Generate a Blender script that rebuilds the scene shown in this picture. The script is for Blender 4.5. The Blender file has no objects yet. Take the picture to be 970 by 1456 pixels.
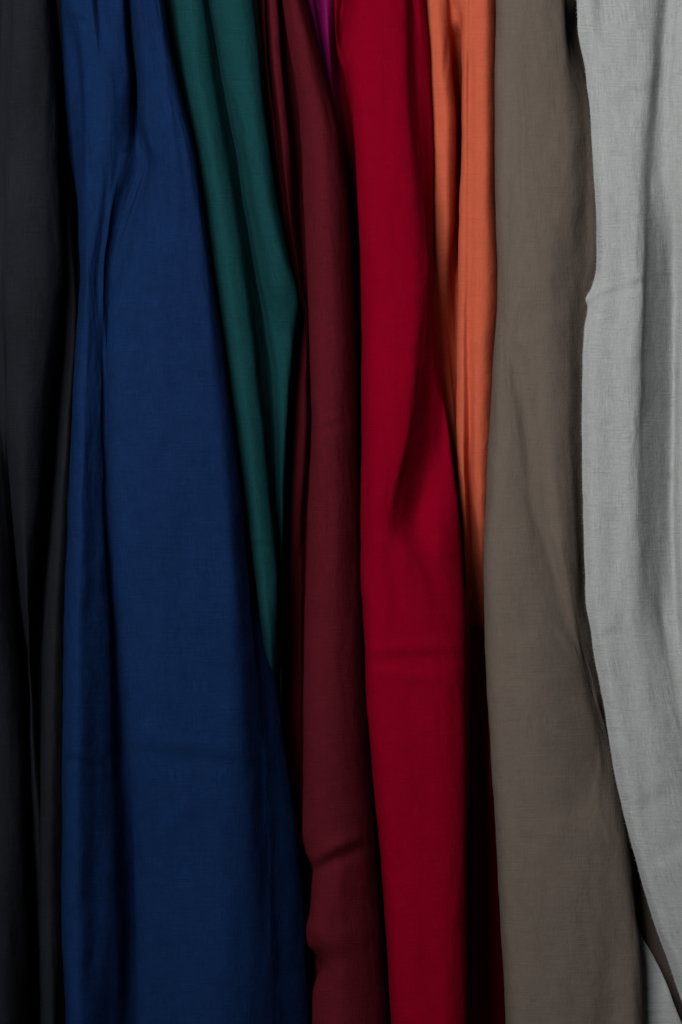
import bpy, math
import numpy as np
from mathutils import Vector

S = bpy.context.scene
# ------------------------------------------------------------------ camera
CAMD = 2.6                      # camera to the cloth plane, metres
cam_d = bpy.data.cameras.new('camera')
cam = bpy.data.objects.new('camera', cam_d)
S.collection.objects.link(cam)
cam.location = (0, -CAMD, 0)
cam.rotation_euler = (math.radians(90), 0, 0)
cam_d.sensor_fit = 'VERTICAL'
cam_d.sensor_height = 36.0
cam_d.lens = 36.0 * CAMD / 1.456
cam_d.clip_end = 50
cam_d.dof.use_dof = True
cam_d.dof.focus_distance = CAMD - 0.03
cam_d.dof.aperture_fstop = 1.6
S.camera = cam
# ------------------------------------------------------------------ world (almost unlit shop interior)
w = bpy.data.worlds.new('World'); S.world = w; w.use_nodes = True
w.node_tree.nodes['Background'].inputs[0].default_value = (0.9, 0.92, 1.0, 1)
w.node_tree.nodes['Background'].inputs[1].default_value = 0.028
# ------------------------------------------------------------------ lamps: one soft window-like lamp, upper left in front
def area(name, loc, target, size, energy, col):
    d = bpy.data.lights.new(name, 'AREA'); d.shape = 'RECTANGLE'
    d.size, d.size_y = size; d.energy = energy; d.color = col
    o = bpy.data.objects.new(name, d); S.collection.objects.link(o)
    o.location = loc
    o.rotation_euler = (Vector(target) - Vector(loc)).to_track_quat('-Z', 'Y').to_euler()
    return o
area('window_light', (-0.85, -2.1, 0.95), (0.16, 0, 0.05), (1.1, 1.1), 56.0, (1.0, 0.985, 0.975))
S.view_settings.view_transform = 'Standard'
S.view_settings.look = 'None'
S.view_settings.exposure = 0.0
S.view_settings.gamma = 1.0

# ------------------------------------------------------------------ materials
def srgb(r, g, b):
    f = lambda c: (c/12.92 if c <= .04045 else ((c+.055)/1.055)**2.4)
    return (f(r/255), f(g/255), f(b/255), 1)

def cloth_mat(name, col, var=0.10, slub=0.30, bump=0.5, rough=0.9, sheen=0.06, tint=None, spec=0.06, weave=1.0, mottle=0.0):
    m = bpy.data.materials.new(name); m.use_nodes = True
    N = m.node_tree.nodes; K = m.node_tree.links
    b = N['Principled BSDF']
    b.inputs['Roughness'].default_value = rough
    b.inputs['Specular IOR Level'].default_value = spec
    b.inputs['Sheen Weight'].default_value = sheen
    b.inputs['Sheen Roughness'].default_value = 0.5
    b.inputs['Sheen Tint'].default_value = tint or col
    uv = N.new('ShaderNodeUVMap'); uv.uv_map = 'UVMap'
    def noise(sx, sy, detail=3, rough_=0.6):
        mp = N.new('ShaderNodeMapping'); mp.inputs['Scale'].default_value = (sx, sy, 1)
        K.new(uv.outputs[0], mp.inputs[0])
        n = N.new('ShaderNodeTexNoise'); n.inputs['Scale'].default_value = 1
        n.inputs['Detail'].default_value = detail; n.inputs['Roughness'].default_value = rough_
        K.new(mp.outputs[0], n.inputs[0]); return n.outputs[0]
    def math_(op, a, c=None):
        n = N.new('ShaderNodeMath'); n.operation = op
        for i, v in enumerate((a, c)):
            if v is None: continue
            if isinstance(v, (int, float)): n.inputs[i].default_value = v
            else: K.new(v, n.inputs[i])
        return n.outputs[0]
    warp = noise(430, 40)         # threads running down
    weft = noise(34, 430)         # threads running across
    fine = noise(330, 330, 3, .75)
    dye = noise(9, 5, 4)
    blot = noise(55, 38, 6, .7)
    where = noise(30, 24, 2); where2 = noise(26, 34, 2)
    gain = lambda n: math_('MAXIMUM', math_('MULTIPLY', math_('SUBTRACT', n, .36), 4.5), .25)
    th = math_('ADD', math_('MULTIPLY', math_('SUBTRACT', warp, .5), gain(where)), math_('MULTIPLY', math_('SUBTRACT', weft, .5), gain(where2)))
    v = math_('ADD', math_('MULTIPLY', th, slub*2.2*weave), math_('MULTIPLY', math_('SUBTRACT', dye, .5), var*2))
    v = math_('ADD', v, math_('MULTIPLY', math_('SUBTRACT', fine, .5), slub*1.6))
    v = math_('ADD', v, math_('MULTIPLY', math_('SUBTRACT', blot, .5), mottle*2 + .08))
    v = math_('ADD', v, 1.0)
    sc = N.new('ShaderNodeVectorMath'); sc.operation = 'SCALE'
    sc.inputs[0].default_value = col[:3]; K.new(v, sc.inputs['Scale'])
    K.new(sc.outputs[0], b.inputs['Base Color'])
    # real weave relief
    w1 = N.new('ShaderNodeTexWave'); w1.bands_direction = 'X'; w1.inputs['Scale'].default_value = 190; w1.inputs['Distortion'].default_value = 1.5
    w2 = N.new('ShaderNodeTexWave'); w2.bands_direction = 'Y'; w2.inputs['Scale'].default_value = 190; w2.inputs['Distortion'].default_value = 1.5
    K.new(uv.outputs[0], w1.inputs[0]); K.new(uv.outputs[0], w2.inputs[0])
    h = math_('ADD', math_('ADD', math_('MULTIPLY', w1.outputs['Fac'], .25), math_('MULTIPLY', w2.outputs['Fac'], .25)),
              math_('ADD', math_('MULTIPLY', th, 1.6), math_('MULTIPLY', fine, .8)))
    bp = N.new('ShaderNodeBump'); bp.inputs['Strength'].default_value = bump; bp.inputs['Distance'].default_value = 0.0006
    K.new(h, bp.inputs['Height'])
    crk = noise(34, 18, 5, .6)   # soft crumple of worn cloth
    bp2 = N.new('ShaderNodeBump'); bp2.inputs['Strength'].default_value = 0.6; bp2.inputs['Distance'].default_value = 0.004
    K.new(crk, bp2.inputs['Height']); K.new(bp.outputs[0], bp2.inputs['Normal'])
    K.new(bp2.outputs[0], b.inputs['Normal'])
    return m

MAT = dict(
    charcoal=cloth_mat('charcoal_cloth', (0.0122, 0.0132, 0.0172, 1), var=.45),
    blue=cloth_mat('navy_cloth', (0.0045, 0.0190, 0.071, 1), var=.24, mottle=.22, rough=.85, spec=.05),
    teal=cloth_mat('teal_cloth', (0.0060, 0.046, 0.051, 1), var=.14, mottle=.05),
    maroon=cloth_mat('maroon_cloth', (0.084, 0.0062, 0.0125, 1), var=.16, mottle=.06),
    magenta=cloth_mat('magenta_cloth', (0.18, 0.005, 0.088, 1), sheen=.4, rough=.5),
    red=cloth_mat('crimson_cloth', (0.218, 0.0002, 0.0120, 1), var=.10, mottle=.08, slub=.14, spec=.02, sheen=.02),
    orange=cloth_mat('orange_cloth', (0.53, 0.105, 0.053, 1), var=.08, slub=.15, mottle=.05),
    taupe=cloth_mat('taupe_cloth', (0.139, 0.112, 0.0925, 1), var=.08, mottle=.08, slub=.16),
    grey=cloth_mat('grey_linen_cloth', (0.377, 0.394, 0.391, 1), var=.08, slub=.30, mottle=.05, bump=.6),
)

# ------------------------------------------------------------------ cloth builder
def pchip(xs, ys, x):
    xs = np.asarray(xs, float); ys = np.asarray(ys, float)
    h = np.diff(xs); d = np.diff(ys)/h
    m = np.zeros_like(ys); m[0] = d[0]; m[-1] = d[-1]
    for i in range(1, len(xs)-1):
        if d[i-1]*d[i] <= 0: m[i] = 0
        else:
            w1 = 2*h[i]+h[i-1]; w2 = h[i]+2*h[i-1]
            m[i] = (w1+w2)/(w1/d[i-1]+w2/d[i])
    k = np.clip(np.searchsorted(xs, x)-1, 0, len(xs)-2)
    t = (x-xs[k])/h[k]
    lo = x < xs[0]; hi = x > xs[-1]
    t2 = t*t; t3 = t2*t
    r = (2*t3-3*t2+1)*ys[k]+(t3-2*t2+t)*h[k]*m[k]+(-2*t3+3*t2)*ys[k+1]+(t3-t2)*h[k]*m[k+1]
    r = np.where(lo, ys[0]+(x-xs[0])*m[0], r); r = np.where(hi, ys[-1]+(x-xs[-1])*m[-1], r)
    return r

def vnoise(x, y, seed):
    rs = np.random.RandomState(seed); G = rs.rand(256, 256)
    xi = np.floor(x).astype(int); yi = np.floor(y).astype(int)
    fx = x-xi; fy = y-yi; fx = fx*fx*fx*(fx*(6*fx-15)+10); fy = fy*fy*fy*(fy*(6*fy-15)+10)
    g = lambda a, b: G[a % 256, b % 256]
    return ((g(xi, yi)*(1-fx)+g(xi+1, yi)*fx)*(1-fy)+(g(xi, yi+1)*(1-fx)+g(xi+1, yi+1)*fx)*fy)-.5

def crease(x0, y0, x1, y1, wid, amp, kind='step'):
    """a pressed crease on the cloth, in millimetres of the hanging plane"""
    def f(X, Y):
        ax, ay = x1-x0, y1-y0; L = math.hypot(ax, ay); ax /= L; ay /= L
        t = (X-x0)*ax+(Y-y0)*ay; s = -(X-x0)*ay+(Y-y0)*ax
        s = s + 0.06*L*np.sin(t/L*3.1)*0.4
        env = np.clip(t/L, 0, 1); e = np.where((t > -0.15*L) & (t < 1.15*L), np.sin(np.pi*np.clip((t/L+.15)/1.3, 0, 1)), 0)
        q = s/wid
        if kind == 'step': return amp*e*q*np.exp(.5-q*q/2)
        return amp*e*np.exp(-q*q)
    return f

YTOP, YBOT = -130, 1590
def to_world(PX, PY, D):
    k = (CAMD - D/1000.0)/CAMD
    return np.stack([(PX-485)/1000.0*k, -D/1000.0, -(PY-728)/1000.0*k], -1)

def cloth(name, lines, mat, parent=None, creases=(), seed=1, amp=1.6, seg=12, rows=430, thick=0.0011, micro=.5, dd=0):
    ys = np.linspace(YTOP, YBOT, rows)
    P = []
    for ln in lines:
        a = np.array(ln, float).reshape(-1, 3)
        P.append(np.stack([pchip(a[:, 0], a[:, 1], ys), pchip(a[:, 0], a[:, 2], ys)], -1))
    P = np.stack(P, 1)                                   # rows, lines, 2
    n = P.shape[1]
    Q = np.concatenate([2*P[:, :1]-P[:, 1:2], P, 2*P[:, -1:]-P[:, -2:-1]], 1)
    cols = []
    for i in range(n-1):
        p0, p1, p2, p3 = Q[:, i], Q[:, i+1], Q[:, i+2], Q[:, i+3]
        d1 = np.sqrt(np.linalg.norm(p1-p0, axis=1))+1e-6; d2 = np.sqrt(np.linalg.norm(p2-p1, axis=1))+1e-6; d3 = np.sqrt(np.linalg.norm(p3-p2, axis=1))+1e-6
        m1 = (p1-p0)/d1[:, None]-(p2-p0)/(d1+d2)[:, None]+(p2-p1)/d2[:, None]
        m2 = (p2-p1)/d2[:, None]-(p3-p1)/(d2+d3)[:, None]+(p3-p2)/d3[:, None]
        m1 *= d2[:, None]; m2 *= d2[:, None]
        for j in range(seg if i < n-2 else seg+1):
            t = j/seg
            cols.append((2*t**3-3*t**2+1)*p1+(t**3-2*t**2+t)*m1+(-2*t**3+3*t**2)*p2+(t**3-t**2)*m2)
    C = np.stack(cols, 1)
    X = C[..., 0]; D = C[..., 1].copy(); Y = np.repeat(ys[:, None], X.shape[1], 1)
    arc = np.concatenate([[0], np.cumsum(np.mean(np.linalg.norm(np.diff(C, axis=1), axis=2), axis=0))])
    U = np.repeat(arc[None], rows, 0)
    D += amp*2*vnoise(U/38+seed*7, Y/260, seed)+amp*.9*vnoise(U/17+Y/120, Y/140+3, seed+1)+micro*2*vnoise(U/9-Y/60, Y/34, seed+2)
    X = X + 1.6*vnoise(U/60, Y/55, seed+3)+.8*vnoise(U/30, Y/21, seed+4)
    for f in creases: D += f(X, Y)
    D += dd
    V = to_world(X, Y, D).reshape(-1, 3)
    nc = X.shape[1]
    a = (np.arange(rows-1)[:, None]*nc+np.arange(nc-1)[None]).ravel()
    F = np.stack([a, a+nc, a+nc+1, a+1], -1)
    me = bpy.data.meshes.new(name)
    me.vertices.add(len(V)); me.vertices.foreach_set('co', V.ravel())
    me.loops.add(F.size); me.loops.foreach_set('vertex_index', F.ravel().astype(np.int32))
    me.polygons.add(len(F)); me.polygons.foreach_set('loop_start', (np.arange(len(F))*4).astype(np.int32))
    me.polygons.foreach_set('use_smooth', np.ones(len(F), bool))
    me.update(calc_edges=True)
    uvl = me.uv_layers.new(name='UVMap')
    uvs = np.stack([U/1000+seed, (YBOT-Y)/1000], -1).reshape(-1, 2)[F.ravel()]
    uvl.data.foreach_set('uv', uvs.ravel())
    me.materials.append(mat); me.validate()
    o = bpy.data.objects.new(name, me); S.collection.objects.link(o)
    md = o.modifiers.new('cloth_thickness', 'SOLIDIFY'); md.thickness = thick; md.offset = -1
    if parent: o.parent = parent
    o['fold_x'] = 0; del o['fold_x']
    return o, X, Y, D

def tag(o, label, cat='scarf', group='coloured scarves hanging side by side'):
    o['label'] = label; o['category'] = cat; o['group'] = group
    return o
def thing(name, label):
    e = bpy.data.objects.new(name, None); S.collection.objects.link(e); e.empty_display_size = .1
    return tag(e, label)

def off(line, dx, dd=None, setd=None):
    a = np.array(line, float).reshape(-1, 3).copy(); a[:, 1] += dx
    if dd is not None: a[:, 2] += dd
    if setd is not None: a[:, 2] = setd
    return a.ravel().tolist()

# ------------------------------------------------------------------ the dark behind the rack
def backdrop():
    me = bpy.data.meshes.new('back_wall')
    me.from_pydata([(-2.5, .55, -2), (2.5, .55, -2), (2.5, .55, 2), (-2.5, .55, 2)], [], [(0, 1, 2, 3)])
    m = bpy.data.materials.new('dark_wall'); m.use_nodes = True
    b = m.node_tree.nodes['Principled BSDF']; b.inputs['Roughness'].default_value = 1; b.inputs['Specular IOR Level'].default_value = 0
    n = m.node_tree.nodes.new('ShaderNodeTexNoise'); n.inputs['Scale'].default_value = 4
    r = m.node_tree.nodes.new('ShaderNodeValToRGB'); r.color_ramp.elements[0].color = (.004, .004, .005, 1); r.color_ramp.elements[1].color = (.009, .008, .009, 1)
    m.node_tree.links.new(n.outputs[0], r.inputs[0]); m.node_tree.links.new(r.outputs[0], b.inputs['Base Color'])
    me.materials.append(m)
    o = bpy.data.objects.new('back_wall', me); S.collection.objects.link(o); o['kind'] = 'structure'
backdrop()

# ------------------------------------------------------------------ CHARCOAL (far left)
tag(cloth('scarf', [
    [0,-60,-30, 700,-60,-50, 1456,-70,-60],
    [0,-25,8, 500,-30,-10, 800,-14,-35, 1000,-4,-45, 1456,4,-52],
    [0,-5,22, 400,-12,10, 640,-2,-35, 700,5,-60, 850,15,-80, 1000,24,-75, 1200,30,-78, 1456,36,-110],
    [0,8,25, 400,2,20, 600,10,-30, 700,18,-95, 850,26,-170, 1000,44,-200, 1456,58,-230],
    [0,20,30, 400,12,28, 600,10,5, 700,16,-30, 850,30,-90, 1000,50,-120, 1456,66,-140],
    [0,42,34, 200,40,36, 400,36,34, 600,34,22, 700,32,0, 850,38,-40, 1000,44,-90, 1456,70,-160],
    [0,60,26, 200,64,28, 400,66,24, 550,60,10, 700,52,-15, 850,44,-55, 1000,44,-100, 1456,64,-170],
    [0,70,5, 200,80,8, 400,88,-10, 550,78,-40, 700,66,-70, 850,52,-100, 1000,48,-130, 1456,60,-180],
    [0,72,-25, 200,84,-20, 400,92,-45, 550,84,-90, 700,72,-120, 850,60,-140, 1000,54,-150, 1456,58,-175],
    [0,74,-60, 300,92,-60, 450,96,-60, 600,86,-65, 750,76,-70, 900,66,-75, 1050,64,-85, 1250,60,-100, 1456,62,-125],
    [0,76,-90, 300,98,-70, 450,106,-55, 600,96,-55, 750,86,-60, 900,78,-65, 1050,74,-78, 1250,72,-95, 1456,74,-120],
    [0,80,-130, 300,110,-110, 600,112,-95, 900,98,-100, 1456,88,-150],
], MAT['charcoal'], seed=11, amp=2.2)[0], 'charcoal grey scarf, almost black, at the far left beside the navy blue scarf')

# ------------------------------------------------------------------ BLUE
tag(cloth('scarf', [
    [0,125,-150, 700,140,-130, 1456,130,-140],
    [0,90,-70, 200,98,-80, 350,120,-90, 600,112,-70, 900,100,-70, 1200,98,-80, 1456,104,-90],
    [0,86,-35, 100,92,-35, 200,100,-45, 300,112,-35, 400,113,-15, 500,107,-5, 700,98,-2, 900,91,-5, 1100,88,-12, 1300,88,-20, 1456,94,-25],
    [0,96,2, 100,112,-12, 200,117,5, 300,117,12, 400,118,20, 500,114,28, 700,105,30, 900,99,28, 1100,96,20, 1300,97,12, 1456,102,10],
    [0,112,18, 100,121,22, 200,124,30, 300,125,31, 400,124,31, 500,122,33, 700,117,42, 900,112,38, 1100,110,30, 1300,112,20, 1456,115,15],
    [0,130,20, 100,138,30, 200,142,38, 300,140,32, 400,132,26, 500,132,26, 700,132,24, 900,136,14, 1100,138,0, 1300,138,-10, 1456,142,-14],
    [0,141,4, 50,142,18, 100,150,32, 200,156,36, 300,150,26, 400,141,17, 500,142,16, 700,145,8, 900,154,-8, 1100,158,-24, 1300,164,-38, 1456,166,-50],
    [0,158,22, 50,162,26, 100,168,26, 200,168,24, 300,158,20, 400,147,18, 500,147,8, 700,151,-8, 900,166,-45, 1100,178,-70, 1300,186,-85, 1456,186,-85],
    [0,174,22, 60,178,20, 110,182,16, 170,184,8, 230,176,20, 300,160,15, 380,147,12, 450,149,10, 560,155,3, 700,160,-10, 850,174,-32, 1050,192,-62, 1250,208,-100, 1456,210,-100],
    [0,181,-75, 60,186,-90, 110,192,-80, 170,193,-30, 230,196,5, 300,177,4, 380,157,3, 450,155,2, 560,157,4, 700,162,-8, 850,174,-30, 1050,190,-55, 1250,203,-65, 1456,204,-65],
    [0,184,-6, 60,189,-8, 110,195,-4, 170,198,6, 230,208,4, 300,190,5, 380,170,7, 450,154,6, 560,151.5,12, 700,156,10, 850,164,5, 950,173,3, 1050,179,0, 1150,186.5,-2, 1250,191,-4, 1350,193,-6, 1456,194,-8],
    [0,194,26, 60,200,28, 110,205,30, 170,206,32, 230,217,22, 300,204,18, 380,186,22, 450,170,25, 560,163,30, 700,167,30, 850,176,26, 1050,191,20, 1250,203,14, 1456,205,10],
    [0,205,30, 100,218,38, 200,228,38, 300,226,30, 400,208,34, 560,210,42, 700,215,43, 850,225,40, 1050,235,36, 1250,250,32, 1456,255,28],
    [0,216,32, 100,232,40, 200,246,44, 300,252,44, 400,256,46, 560,266,50, 700,275,52, 850,285,50, 1050,300,48, 1250,310,42, 1456,315,38],
    [0,224,28, 100,242,36, 200,264,40, 300,278,42, 400,288,44, 560,305,48, 700,320,48, 850,333,46, 1050,343,40, 1250,350,30, 1456,352,22],
    [0,232,8, 100,250,12, 200,273,16, 300,289,18, 400,302,20, 500,317,22, 600,329,22, 700,341,20, 850,354,16, 950,362,10, 1100,371,0, 1250,380,-8, 1456,386,-14],
    [0,228,-35, 100,247,-35, 200,270,-35, 300,286,-35, 400,299,-33, 500,314,-30, 600,327,-28, 700,340,-26, 850,357,-22, 950,370,-16, 1100,385,-22, 1250,394,-28, 1456,400,-34],
    [0,215,-70, 300,272,-72, 500,300,-72, 700,330,-66, 850,362,-60, 920,386,-68, 1000,398,-74, 1100,411,-80, 1200,424,-88, 1300,433,-95, 1400,438,-98, 1456,441,-100],
    [0,190,-120, 400,260,-130, 850,340,-120, 1000,370,-110, 1456,410,-130],
], MAT['blue'], seed=23, amp=2.8, creases=[
    crease(218,492,252,516,5,-1.6), crease(228,486,262,494,4,1.0), crease(205,505,240,512,4,-.8),
    crease(175,1060,345,1082,11,-1.8), crease(205,1215,300,1125,16,2.0,'ridge'), crease(86,1072,140,1088,7,-2.2),
    crease(100,885,158,770,12,2.2,'ridge'), crease(186,205,218,228,10,-3), crease(213,240,235,520,15,5,'ridge'), crease(268,190,302,560,10,4,'ridge'), crease(292,420,330,1000,13,4.5,'ridge'), crease(240,470,262,1040,15,-4,'ridge'), crease(205,640,222,1150,13,3,'ridge'), crease(300,1080,318,1500,16,3,'ridge'),
    crease(255,860,275,940,9,-1.2), crease(365,1075,410,1110,8,-2), crease(90,18,135,32,6,-1.8),
    crease(240,300,262,620,20,-1.6,'ridge'), crease(215,640,222,980,26,1.6,'ridge'), crease(232,1240,240,1456,14,-1.3,'ridge')])[0],
    'navy blue scarf, the broadest, with a rolled left fold, between the charcoal and teal scarves')

# ------------------------------------------------------------------ TEAL
tag(cloth('scarf', [
    [0,215,-150, 700,320,-150, 1456,380,-170],
    [0,236,-85, 200,272,-85, 400,300,-88, 700,342,-90, 950,378,-115, 1040,380,-190, 1456,400,-220],
    [0,252,-38, 100,263,-34, 200,283,-30, 300,298,-30, 400,311,-30, 550,330,-34, 700,350,-40, 850,367,-48, 950,378,-80, 1040,380,-180, 1456,400,-210],
    [0,272,-22, 100,280,-14, 200,298,-8, 300,313,-8, 400,327,-9, 550,345,-12, 700,363,-20, 850,378,-32, 950,386,-74, 1040,386,-175, 1456,404,-205],
    [0,286,-30, 100,298,-24, 200,315,-18, 300,332,-18, 400,346,-18, 550,364,-22, 700,380,-32, 850,393,-45, 950,393,-85, 1040,392,-180, 1456,404,-210],
    [0,293,-48, 100,308,-48, 200,326,-46, 300,342,-46, 400,358,-52, 550,374,-58, 700,388,-70, 850,397,-82, 950,396,-110, 1040,394,-190, 1456,404,-215],
    [0,297,-60, 100,314,-62, 200,333,-64, 300,349,-66, 400,366,-76, 550,388,-86, 700,394,-92, 850,394,-150, 1456,400,-180],
    [0,304,-35, 100,320,-40, 200,340,-46, 300,356,-50, 400,374,-60, 550,398,-78, 700,400,-84, 850,396,-120, 1456,398,-190],
    [0,322,-22, 100,336,-22, 200,352,-22, 300,369,-24, 400,390,-36, 480,400,-66, 550,404,-74, 700,402,-84, 1456,396,-200],
    [0,345,-22, 100,354,-20, 200,368,-18, 300,384,-20, 400,406,-34, 480,412,-66, 550,410,-76, 700,404,-92, 1456,394,-210],
    [0,360,-40, 100,369,-36, 200,382,-36, 300,396,-40, 370,410,-46, 430,424,-58, 480,419,-80, 550,413,-90, 700,403,-110, 1456,394,-220],
    [0,355,-80, 200,376,-80, 400,412,-100, 600,402,-170, 1456,390,-240],
], MAT['teal'], seed=37, dd=27, amp=1.3, creases=[crease(355,770,392,775,5,-1.2)])[0],
    'dark teal green scarf with two slanting folds, between the navy blue and maroon scarves')

# ------------------------------------------------------------------ MAROON
ml = [0,402,-30, 80,414,-30, 160,426,-28, 250,431,-26, 330,434,-24, 400,437,-22, 500,441,-22, 600,443,-22, 700,440,-22, 800,436,-22, 900,433,-22, 1100,432,-25, 1180,431,-26, 1212,436,-27, 1236,445,-30, 1262,443,-28, 1292,441,-28, 1322,436,-24, 1342,438,-24, 1358,450,-34, 1374,458,-38, 1390,451,-34, 1412,446,-32, 1456,445,-32]
tag(cloth('scarf', [
    [0,365,-150, 400,410,-160, 1456,395,-260],
    [0,370,-80, 100,376,-80, 200,389,-84, 300,400,-90, 400,414,-120, 450,426,-120, 550,420,-125, 650,414,-135, 750,407,-150, 850,400,-175, 1456,398,-240],
    [0,375,-64, 100,380,-64, 200,393,-72, 300,403,-85, 400,420,-108, 450,431,-100, 550,428,-104, 650,423,-112, 750,418,-130, 850,412,-160, 1456,410,-230],
    [0,379,-80, 100,383,-90, 200,396,-80, 300,406,-84, 400,423,-104, 450,435,-98, 550,434,-102, 650,431,-112, 750,426,-132, 850,420,-165, 1456,416,-235],
    [0,384,-50, 100,391,-50, 200,402,-54, 300,411,-66, 400,426,-104, 450,438,-104, 550,438,-110, 650,436,-120, 750,430,-142, 1456,420,-240],
    [0,393,-52, 100,400,-54, 200,410,-60, 300,417,-80, 400,430,-118, 550,442,-130, 750,436,-160, 1456,426,-240],
    [0,396,-100, 100,405,-115, 200,418,-130, 400,434,-140, 700,448,-150, 1456,440,-200],
    [0,408,-100, 100,420,-110, 200,432,-120, 400,446,-120, 700,452,-110, 1456,452,-120],
    off(ml, 3, dd=-30),
    ml,
    [0,412,-8, 100,430,-6, 200,444,-2, 400,452,2, 700,454,4, 1000,448,4, 1180,448,0, 1240,458,-4, 1320,452,0, 1370,470,-8, 1456,462,-10],
    [0,422,-6, 100,444,-2, 200,462,2, 400,472,8, 700,478,8, 1000,476,8, 1200,480,4, 1456,490,-4],
    [0,430,-22, 100,456,-18, 200,478,-14, 400,490,-10, 700,496,-8, 1000,502,-10, 1200,512,-16, 1456,525,-24],
    [0,434,-55, 100,462,-52, 200,486,-48, 400,502,-46, 700,510,-46, 1000,520,-50, 1200,532,-54, 1456,550,-64],
    [0,430,-110, 200,480,-120, 700,512,-120, 1456,552,-140],
], MAT['maroon'], seed=41, dd=6, amp=1.3, creases=[
    crease(440,1236,512,1196,9,-6.5), crease(474,1225,522,1190,9,3,'ridge'), crease(440,1330,505,1356,14,3,'ridge'),
    crease(448,1374,520,1330,14,-1.8), crease(440,612,490,596,6,-1.3), crease(480,1240,486,1330,9,1.8,'ridge'),
    crease(462,1330,488,1240,9,1.5,'ridge')])[0],
    'maroon wine scarf with a puckered lower left edge, between the teal and bright red scarves')

# ------------------------------------------------------------------ MAGENTA (behind, only near the top)
tag(cloth('scarf', [
    [0,424,-110, 200,460,-130, 1456,500,-200],
    [0,432,-84, 50,446,-88, 100,458,-98, 200,478,-125, 400,498,-150, 1456,520,-210],
    [0,442,-70, 50,452,-78, 100,464,-92, 200,480,-122, 400,500,-150, 1456,526,-210],
    [0,450,-95, 50,456,-100, 100,465,-104, 200,482,-125, 400,502,-155, 1456,530,-210],
    [0,456,-72, 50,460,-68, 100,466,-80, 200,484,-120, 400,504,-155, 1456,534,-210],
    [0,463,-62, 50,466,-60, 100,470,-78, 200,486,-122, 400,506,-158, 1456,538,-215],
    [0,472,-72, 50,472,-76, 100,474,-98, 200,490,-135, 400,510,-170, 1456,542,-230],
    [0,480,-120, 200,496,-170, 1456,548,-260],
], MAT['magenta'], seed=53, amp=.7)[0],
    'magenta scarf, only a narrow pinkish purple strip showing above the maroon scarf')

# ------------------------------------------------------------------ RED
red = thing('scarf', 'bright crimson red scarf with a deep diagonal hollow, between the maroon and orange scarves')
cloth('front_panel', [
    [0,462,-140, 300,500,-150, 1456,560,-150],
    [0,473,-90, 100,484,-120, 200,500,-130, 1456,560,-120],
    [0,477,-58, 60,479,-80, 120,492,-105, 300,512,-110, 1456,562,-100],
    [0,482,-62, 60,486,-90, 120,500,-90, 300,516,-80, 1456,564,-80],
    [0,487,-72, 60,488,-70, 120,500,-48, 300,513,-40, 700,516,-40, 1456,560,-50],
    [0,495,-32, 60,488,-22, 120,498,-8, 200,505,-4, 300,510,-2, 400,515,0, 600,517,0, 700,515,0, 800,513,0, 900,518,-2, 1000,522,-4, 1100,530,-6, 1200,540,-8, 1300,548,-10, 1456,557,-12],
    [0,510,12, 100,512,16, 200,520,20, 400,530,26, 600,530,30, 800,526,28, 1000,534,26, 1200,552,24, 1456,568,22],
    [0,545,22, 100,548,26, 200,552,30, 400,560,36, 600,555,42, 700,545,42, 760,535,36, 850,545,36, 1000,562,36, 1200,580,36, 1456,592,34],
    [0,574,20, 100,576,22, 200,582,26, 400,592,34, 500,590,40, 600,580,42, 700,560,38, 745,554,35, 790,558,35.5, 850,572,37, 1000,592,38, 1200,606,38, 1456,616,36],
    [0,583,4, 100,585,4, 200,592,8, 300,602,14, 400,607,22, 500,601,26, 600,589,30, 700,572,22, 745,566,23, 790,580,32, 850,597,34, 1000,620,38, 1200,632,37, 1456,638,36],
    [0,588,-6, 100,591,-8, 200,599,-6, 300,607,0, 400,612,6, 500,611,8, 600,613,-9, 700,600,-9, 745,594,0, 790,602,24, 850,620,28, 1000,640,32, 1200,647,31, 1456,650,29],
    [0,596,-6, 100,602,-14, 200,608,-20, 300,612,-20, 400,615,-14, 500,618,-8, 600,629,-22, 700,628,-4, 745,624,14, 790,628,22, 850,644,18, 1000,656,20, 1200,659,18, 1456,660,16],
    [0,604,-20, 100,612,-26, 200,615.5,-30, 300,615.5,-32, 400,616,-34, 450,618,-36, 520,625,-30, 600,635,-22, 680,645,-14, 750,653,-8, 820,658,-4, 900,662,-2, 1000,663,-2, 1456,664,-4],
    [0,596,-90, 300,608,-95, 600,626,-95, 1000,655,-90, 1456,656,-95],
], MAT['red'], parent=red, seed=61, amp=1.5, creases=[
    crease(528,932,655,930,9,-2.2), crease(535,952,640,962,8,1.2),])
cloth('rear_panel', [
    [0,590,-230, 700,640,-190, 1456,640,-215],
    [0,605,-225, 700,655,-180, 1456,660,-210],
    [0,622,-220, 700,672,-175, 1456,680,-212],
    [0,640,-225, 700,688,-180, 1456,702,-226],
    [0,665,-240, 700,715,-190, 1456,735,-262],
], MAT['red'], parent=red, seed=67, amp=1.5)[0]['label'] = 'shadowed rear layer of the red scarf'

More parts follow.
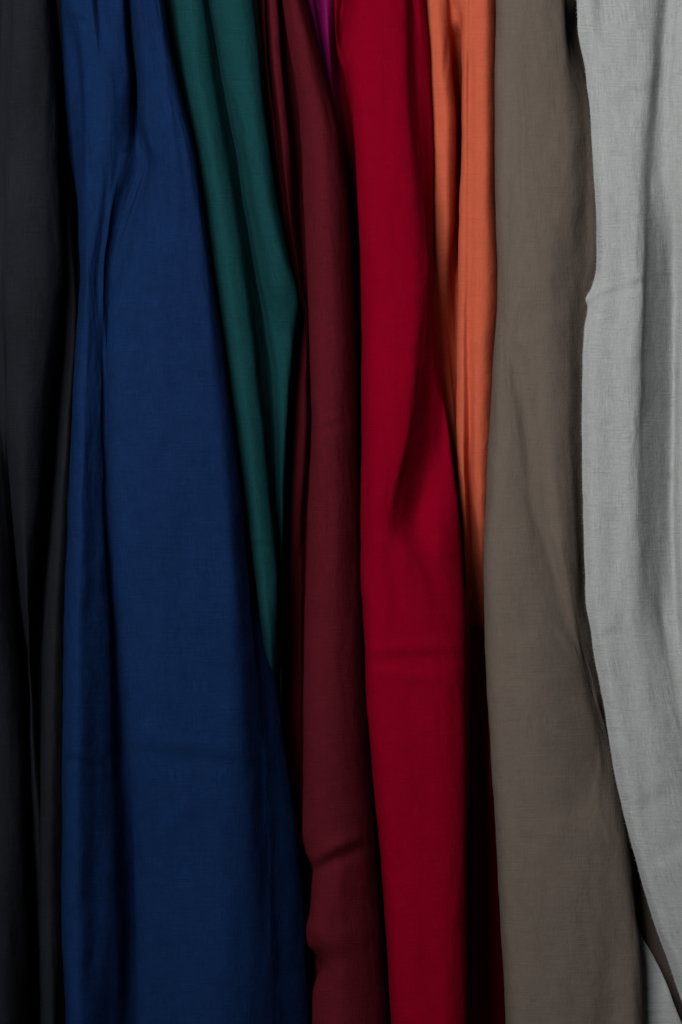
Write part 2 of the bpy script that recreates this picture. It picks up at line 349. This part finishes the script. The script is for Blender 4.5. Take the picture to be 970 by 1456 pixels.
# ------------------------------------------------------------------ ORANGE
tag(cloth('scarf', [
    [0,585,-130, 400,600,-140, 1456,640,-310],
    [0,598,-70, 200,608,-72, 400,612,-84, 700,640,-130, 1456,655,-310],
    [0,608,-46, 100,618,-46, 200,622,-50, 300,624,-60, 400,625,-80, 500,636,-110, 700,652,-110, 1456,660,-300],
    [0,622,-38, 100,630,-38, 200,636,-42, 300,636,-56, 400,634,-84, 500,640,-120, 700,654,-110, 1456,664,-300],
    [0,634,-44, 100,640,-50, 200,646,-56, 300,645,-72, 400,641,-100, 500,644,-125, 700,655,-112, 1456,666,-300],
    [0,640,-56, 30,643,-62, 60,645,-95, 100,647,-130, 200,653,-150, 400,648,-130, 600,652,-125, 700,656,-112, 1456,668,-300],
    [0,650,-44, 30,654,-62, 60,656,-95, 100,660,-115, 200,662,-120, 400,657,-115, 600,654,-100, 700,656,-98, 780,660,-110, 1456,670,-300],
    [0,657,-38, 30,657,-44, 60,656,-50, 100,657,-54, 200,657,-56, 300,654,-58, 400,652,-60, 500,650,-62, 600,649,-64, 700,655,-68, 780,660,-85, 1000,672,-260, 1456,672,-300],
    [0,663,-32, 100,662,-40, 200,662,-44, 300,661,-46, 400,660,-47, 500,659,-48, 600,658,-50, 700,661,-58, 780,664,-90, 860,667,-160, 1000,674,-270, 1456,674,-300],
    [0,668,-32, 60,668,-36, 100,667,-42, 200,667,-45, 300,668,-46, 400,667,-48, 500,666,-52, 600,667,-60, 700,668,-86, 780,671,-120, 860,674,-170, 1000,678,-275, 1456,676,-300],
    [0,678,-26, 100,679,-30, 200,679,-34, 300,680,-36, 400,680,-36, 500,678,-38, 600,676,-42, 700,677,-58, 780,684,-96, 860,690,-170, 1000,692,-275, 1456,684,-305],
    [0,692,-24, 100,692,-28, 200,692,-32, 300,692,-34, 400,694,-36, 500,690,-38, 600,687,-42, 700,685,-54, 780,690,-100, 860,698,-175, 1000,704,-280, 1456,694,-305],
    [0,706,-50, 100,705,-52, 200,704,-56, 300,705,-58, 400,708,-60, 500,704,-62, 600,700,-64, 700,697,-74, 780,698,-110, 860,706,-180, 1000,712,-285, 1456,700,-310],
    [0,700,-120, 400,704,-125, 700,694,-140, 1456,700,-290],
], MAT['orange'], seed=71, dd=16, amp=.7, micro=.3, creases=[crease(640,0,632,110,5,-4,'ridge')])[0],
    'burnt orange scarf with narrow folds, between the bright red and taupe brown scarves')

# ------------------------------------------------------------------ TAUPE
taupe = thing('scarf', 'taupe brown scarf, wide and smooth, between the orange and light grey scarves')
cloth('front_panel', [
    [0,720,-120, 700,705,-120, 1456,735,-120],
    [0,708,-50, 400,710,-50, 700,696,-50, 1456,722,-50],
    [0,706,-12, 100,704,-10, 250,704,-8, 380,708,-8, 430,708,-8, 500,702,-6, 600,697,-4, 700,692,-2, 800,688.5,-2, 900,689,-4, 1000,694,-6, 1100,700,-8, 1200,706,-10, 1300,712,-12, 1456,720,-14],
    [0,716,14, 100,714,16, 250,714,18, 430,719,14, 500,712,22, 600,709,26, 700,705,28, 800,702,28, 1000,708,24, 1200,720,20, 1456,735,16],
    [0,735,24, 200,735,28, 430,724,19, 480,722,23, 560,728,30, 660,738,36, 760,748,38, 850,756,38, 1000,765,40, 1200,780,36, 1456,792,30],
    [0,755,28, 200,755,30, 400,745,32, 480,736,28, 560,747,27, 660,762,28, 760,778,28, 830,790,28, 900,806,24, 970,828,14, 1060,845,14, 1200,835,34, 1456,840,28],
    [0,780,28, 200,785,30, 400,780,34, 560,780,34, 660,788,34, 760,800,34, 830,806,30, 900,818,20, 970,836,4, 1060,860,0, 1200,865,28, 1456,870,20],
    [0,800,20, 100,805,22, 200,812,24, 300,812,22, 400,808,18, 560,806,24, 760,816,22, 900,826,8, 970,842,-6, 1060,866,-8, 1200,884,18, 1300,896,20, 1456,902,22],
    [0,808,0, 40,806,-4, 110,822,2, 200,832,6, 300,833,4, 400,828,2, 500,824,4, 600,824,4, 800,828,2, 900,838,-8, 970,850,-26, 1060,868,-24, 1120,882,-16, 1200,894,-2, 1300,905,6, 1350,911,8, 1456,914,8],
    [0,824,-30, 40,820,-50, 110,834,-18, 200,848,-8, 300,854,-8, 400,850,-12, 600,842,-14, 800,844,-18, 970,860,-34, 1060,876,-48, 1200,896,-40, 1456,910,-36],
    [0,835,-90, 100,850,-60, 400,866,-60, 800,855,-70, 1000,872,-80, 1200,890,-110, 1456,890,-120],
], MAT['taupe'], parent=taupe, seed=83, amp=1.4, creases=[
    crease(708,440,724,462,5,-.9), crease(720,455,762,720,8,-2.4), crease(756,700,842,985,9,-3.2), crease(700,780,712,1000,12,1.5,'ridge'), crease(742,470,800,440,12,.6), crease(835,935,850,1000,5,-4), crease(800,905,842,965,6,2.5,'ridge'),
    crease(845,990,868,1060,6,-3), crease(720,910,780,905,14,.8), crease(760,1180,850,1150,18,1.0)])

TAUPE_REAR = cloth('rear_panel', [
    [900,820,-110, 1456,840,-110],
    [900,850,-90, 1456,900,-80],
    [900,880,-92, 1456,960,-74],
    [900,930,-130, 1456,1040,-130],
], MAT['taupe'], parent=taupe, seed=89, amp=2)[0]
TAUPE_REAR['label'] = 'dim rear layer of the taupe scarf low behind the grey scarf'
# ------------------------------------------------------------------ LIGHT GREY
gl = [0,820,22, 40,822,22, 100,832,24, 180,840,26, 250,845,26, 330,848,26, 380,847,26, 408,841,28, 426,833,30, 436,836,27, 470,831,28, 550,827,28, 650,828,28, 750,830,28, 850,832,28, 900,840,28, 960,850,28, 1020,861,28, 1100,874,28, 1170,889,28, 1223,904,28, 1297,925,28, 1356,946,28, 1415,967,28, 1456,984,28]
grey = thing('scarf', 'pale grey linen scarf with frayed left edge, at the far right')
_, GX, GY, GD = cloth('front_panel', [
    gl,
    [0,836,36, 100,846,38, 250,858,40, 400,858,42, 550,842,42, 850,848,42, 960,866,42, 1100,890,44, 1250,922,44, 1456,1000,44],
    [0,856,32, 100,866,44, 250,880,46, 400,882,46, 550,872,46, 850,876,44, 960,892,42, 1100,915,46, 1250,945,46, 1456,1020,46],
    [0,900,46, 100,905,48, 250,902,50, 400,904,52, 550,896,54, 850,898,48, 960,915,44, 1100,940,46, 1456,1038,46],
    [0,930,44, 100,926,46, 250,914,48, 400,914,50, 550,909,50, 700,906,50, 850,915,42, 960,932,40, 1100,960,44, 1456,1056,46],
    [0,948,30, 100,940,30, 250,928,34, 400,921,37, 550,917,38, 700,916,40, 850,928,32, 960,945,36, 1100,975,40, 1456,1060,46],
    [0,958,34, 100,950,30, 250,940,29, 400,938,16, 550,937,13, 700,936,17, 850,943,13, 960,955,32, 1100,990,38, 1456,1080,44],
    [0,966,44, 100,962,44, 250,956,34, 400,958,-2, 550,957,-8, 700,955,-2, 850,959,10, 960,968,34, 1100,1005,40, 1456,1100,40],
    [0,985,50, 250,978,48, 400,974,20, 550,968,14, 700,968,22, 850,974,36, 960,985,44, 1100,1025,44, 1456,1120,36],
    [0,1010,46, 400,1000,36, 550,990,34, 850,1010,52, 1456,1140,30],
    [0,1040,0, 700,1040,0, 1456,1170,0],
], MAT['grey'], parent=grey, seed=97, amp=1.6, thick=.0013, creases=[
    crease(830,430,872,412,4,-1.5), crease(866,415,930,394,5,-1.3), crease(860,150,935,118,10,-1.0),
    crease(880,520,930,500,8,-.8), crease(915,800,945,900,9,-2,'ridge'), crease(850,905,880,890,6,-1),
    crease(900,1150,960,1110,12,-1.2), crease(930,1240,990,1200,14,1.2)])
cloth('rear_panel', [
    [0,800,-150, 1000,830,-120, 1456,880,-78],
    [0,812,-110, 1000,850,-90, 1200,875,-55, 1456,900,-42],
    [0,818,-110, 900,850,-95, 1100,872,-90, 1250,892,-34, 1328,911,-32, 1362,930,-32, 1398,947,-30, 1431,960,-28, 1456,970,-28],
    ], MAT['grey'], parent=grey, seed=101, amp=1.0)[0]['label'] = 'dim rear layer of the grey scarf showing low between it and the taupe scarf'
# frayed selvedge threads along the raw left edge
def selvedge():
    rs = np.random.RandomState(5)
    vs, fs = [], []
    a = np.array(gl).reshape(-1, 3)
    ys = np.arange(YTOP, YBOT, 1.6)
    for y in ys:
        if rs.rand() < .35: continue
        x = GX[int(np.clip(np.searchsorted(GY[:, 0], y), 0, len(GY)-1)), 0]; d = GD[int(np.clip(np.searchsorted(GY[:, 0], y), 0, len(GY)-1)), 0]
        L = rs.uniform(.6, 2.0)*(1.6 if rs.rand() < .1 else 1); dy = rs.uniform(-.8, 1.6); t = .35
        p = [(x+1.5, y, d), (x-L*.5, y+dy*.4, d+rs.uniform(-.3, .3)), (x-L, y+dy, d-rs.uniform(0, .8))]
        b = len(vs)
        for (px, py, pd) in p:
            for (ox, od) in ((0, t), (-t, -t), (t, -t)):
                vs.append(tuple(to_world(np.array(px), np.array(py+ox), np.array(pd+od))))
        for s in range(2):
            for k in range(3):
                fs.append((b+s*3+k, b+s*3+(k+1) % 3, b+s*3+3+(k+1) % 3, b+s*3+3+k))
    me = bpy.data.meshes.new('fringe'); me.from_pydata(vs, [], fs)
    me.uv_layers.new(name='UVMap')
    me.materials.append(MAT['grey'])
    o = bpy.data.objects.new('fringe', me); S.collection.objects.link(o); o.parent = grey
selvedge()
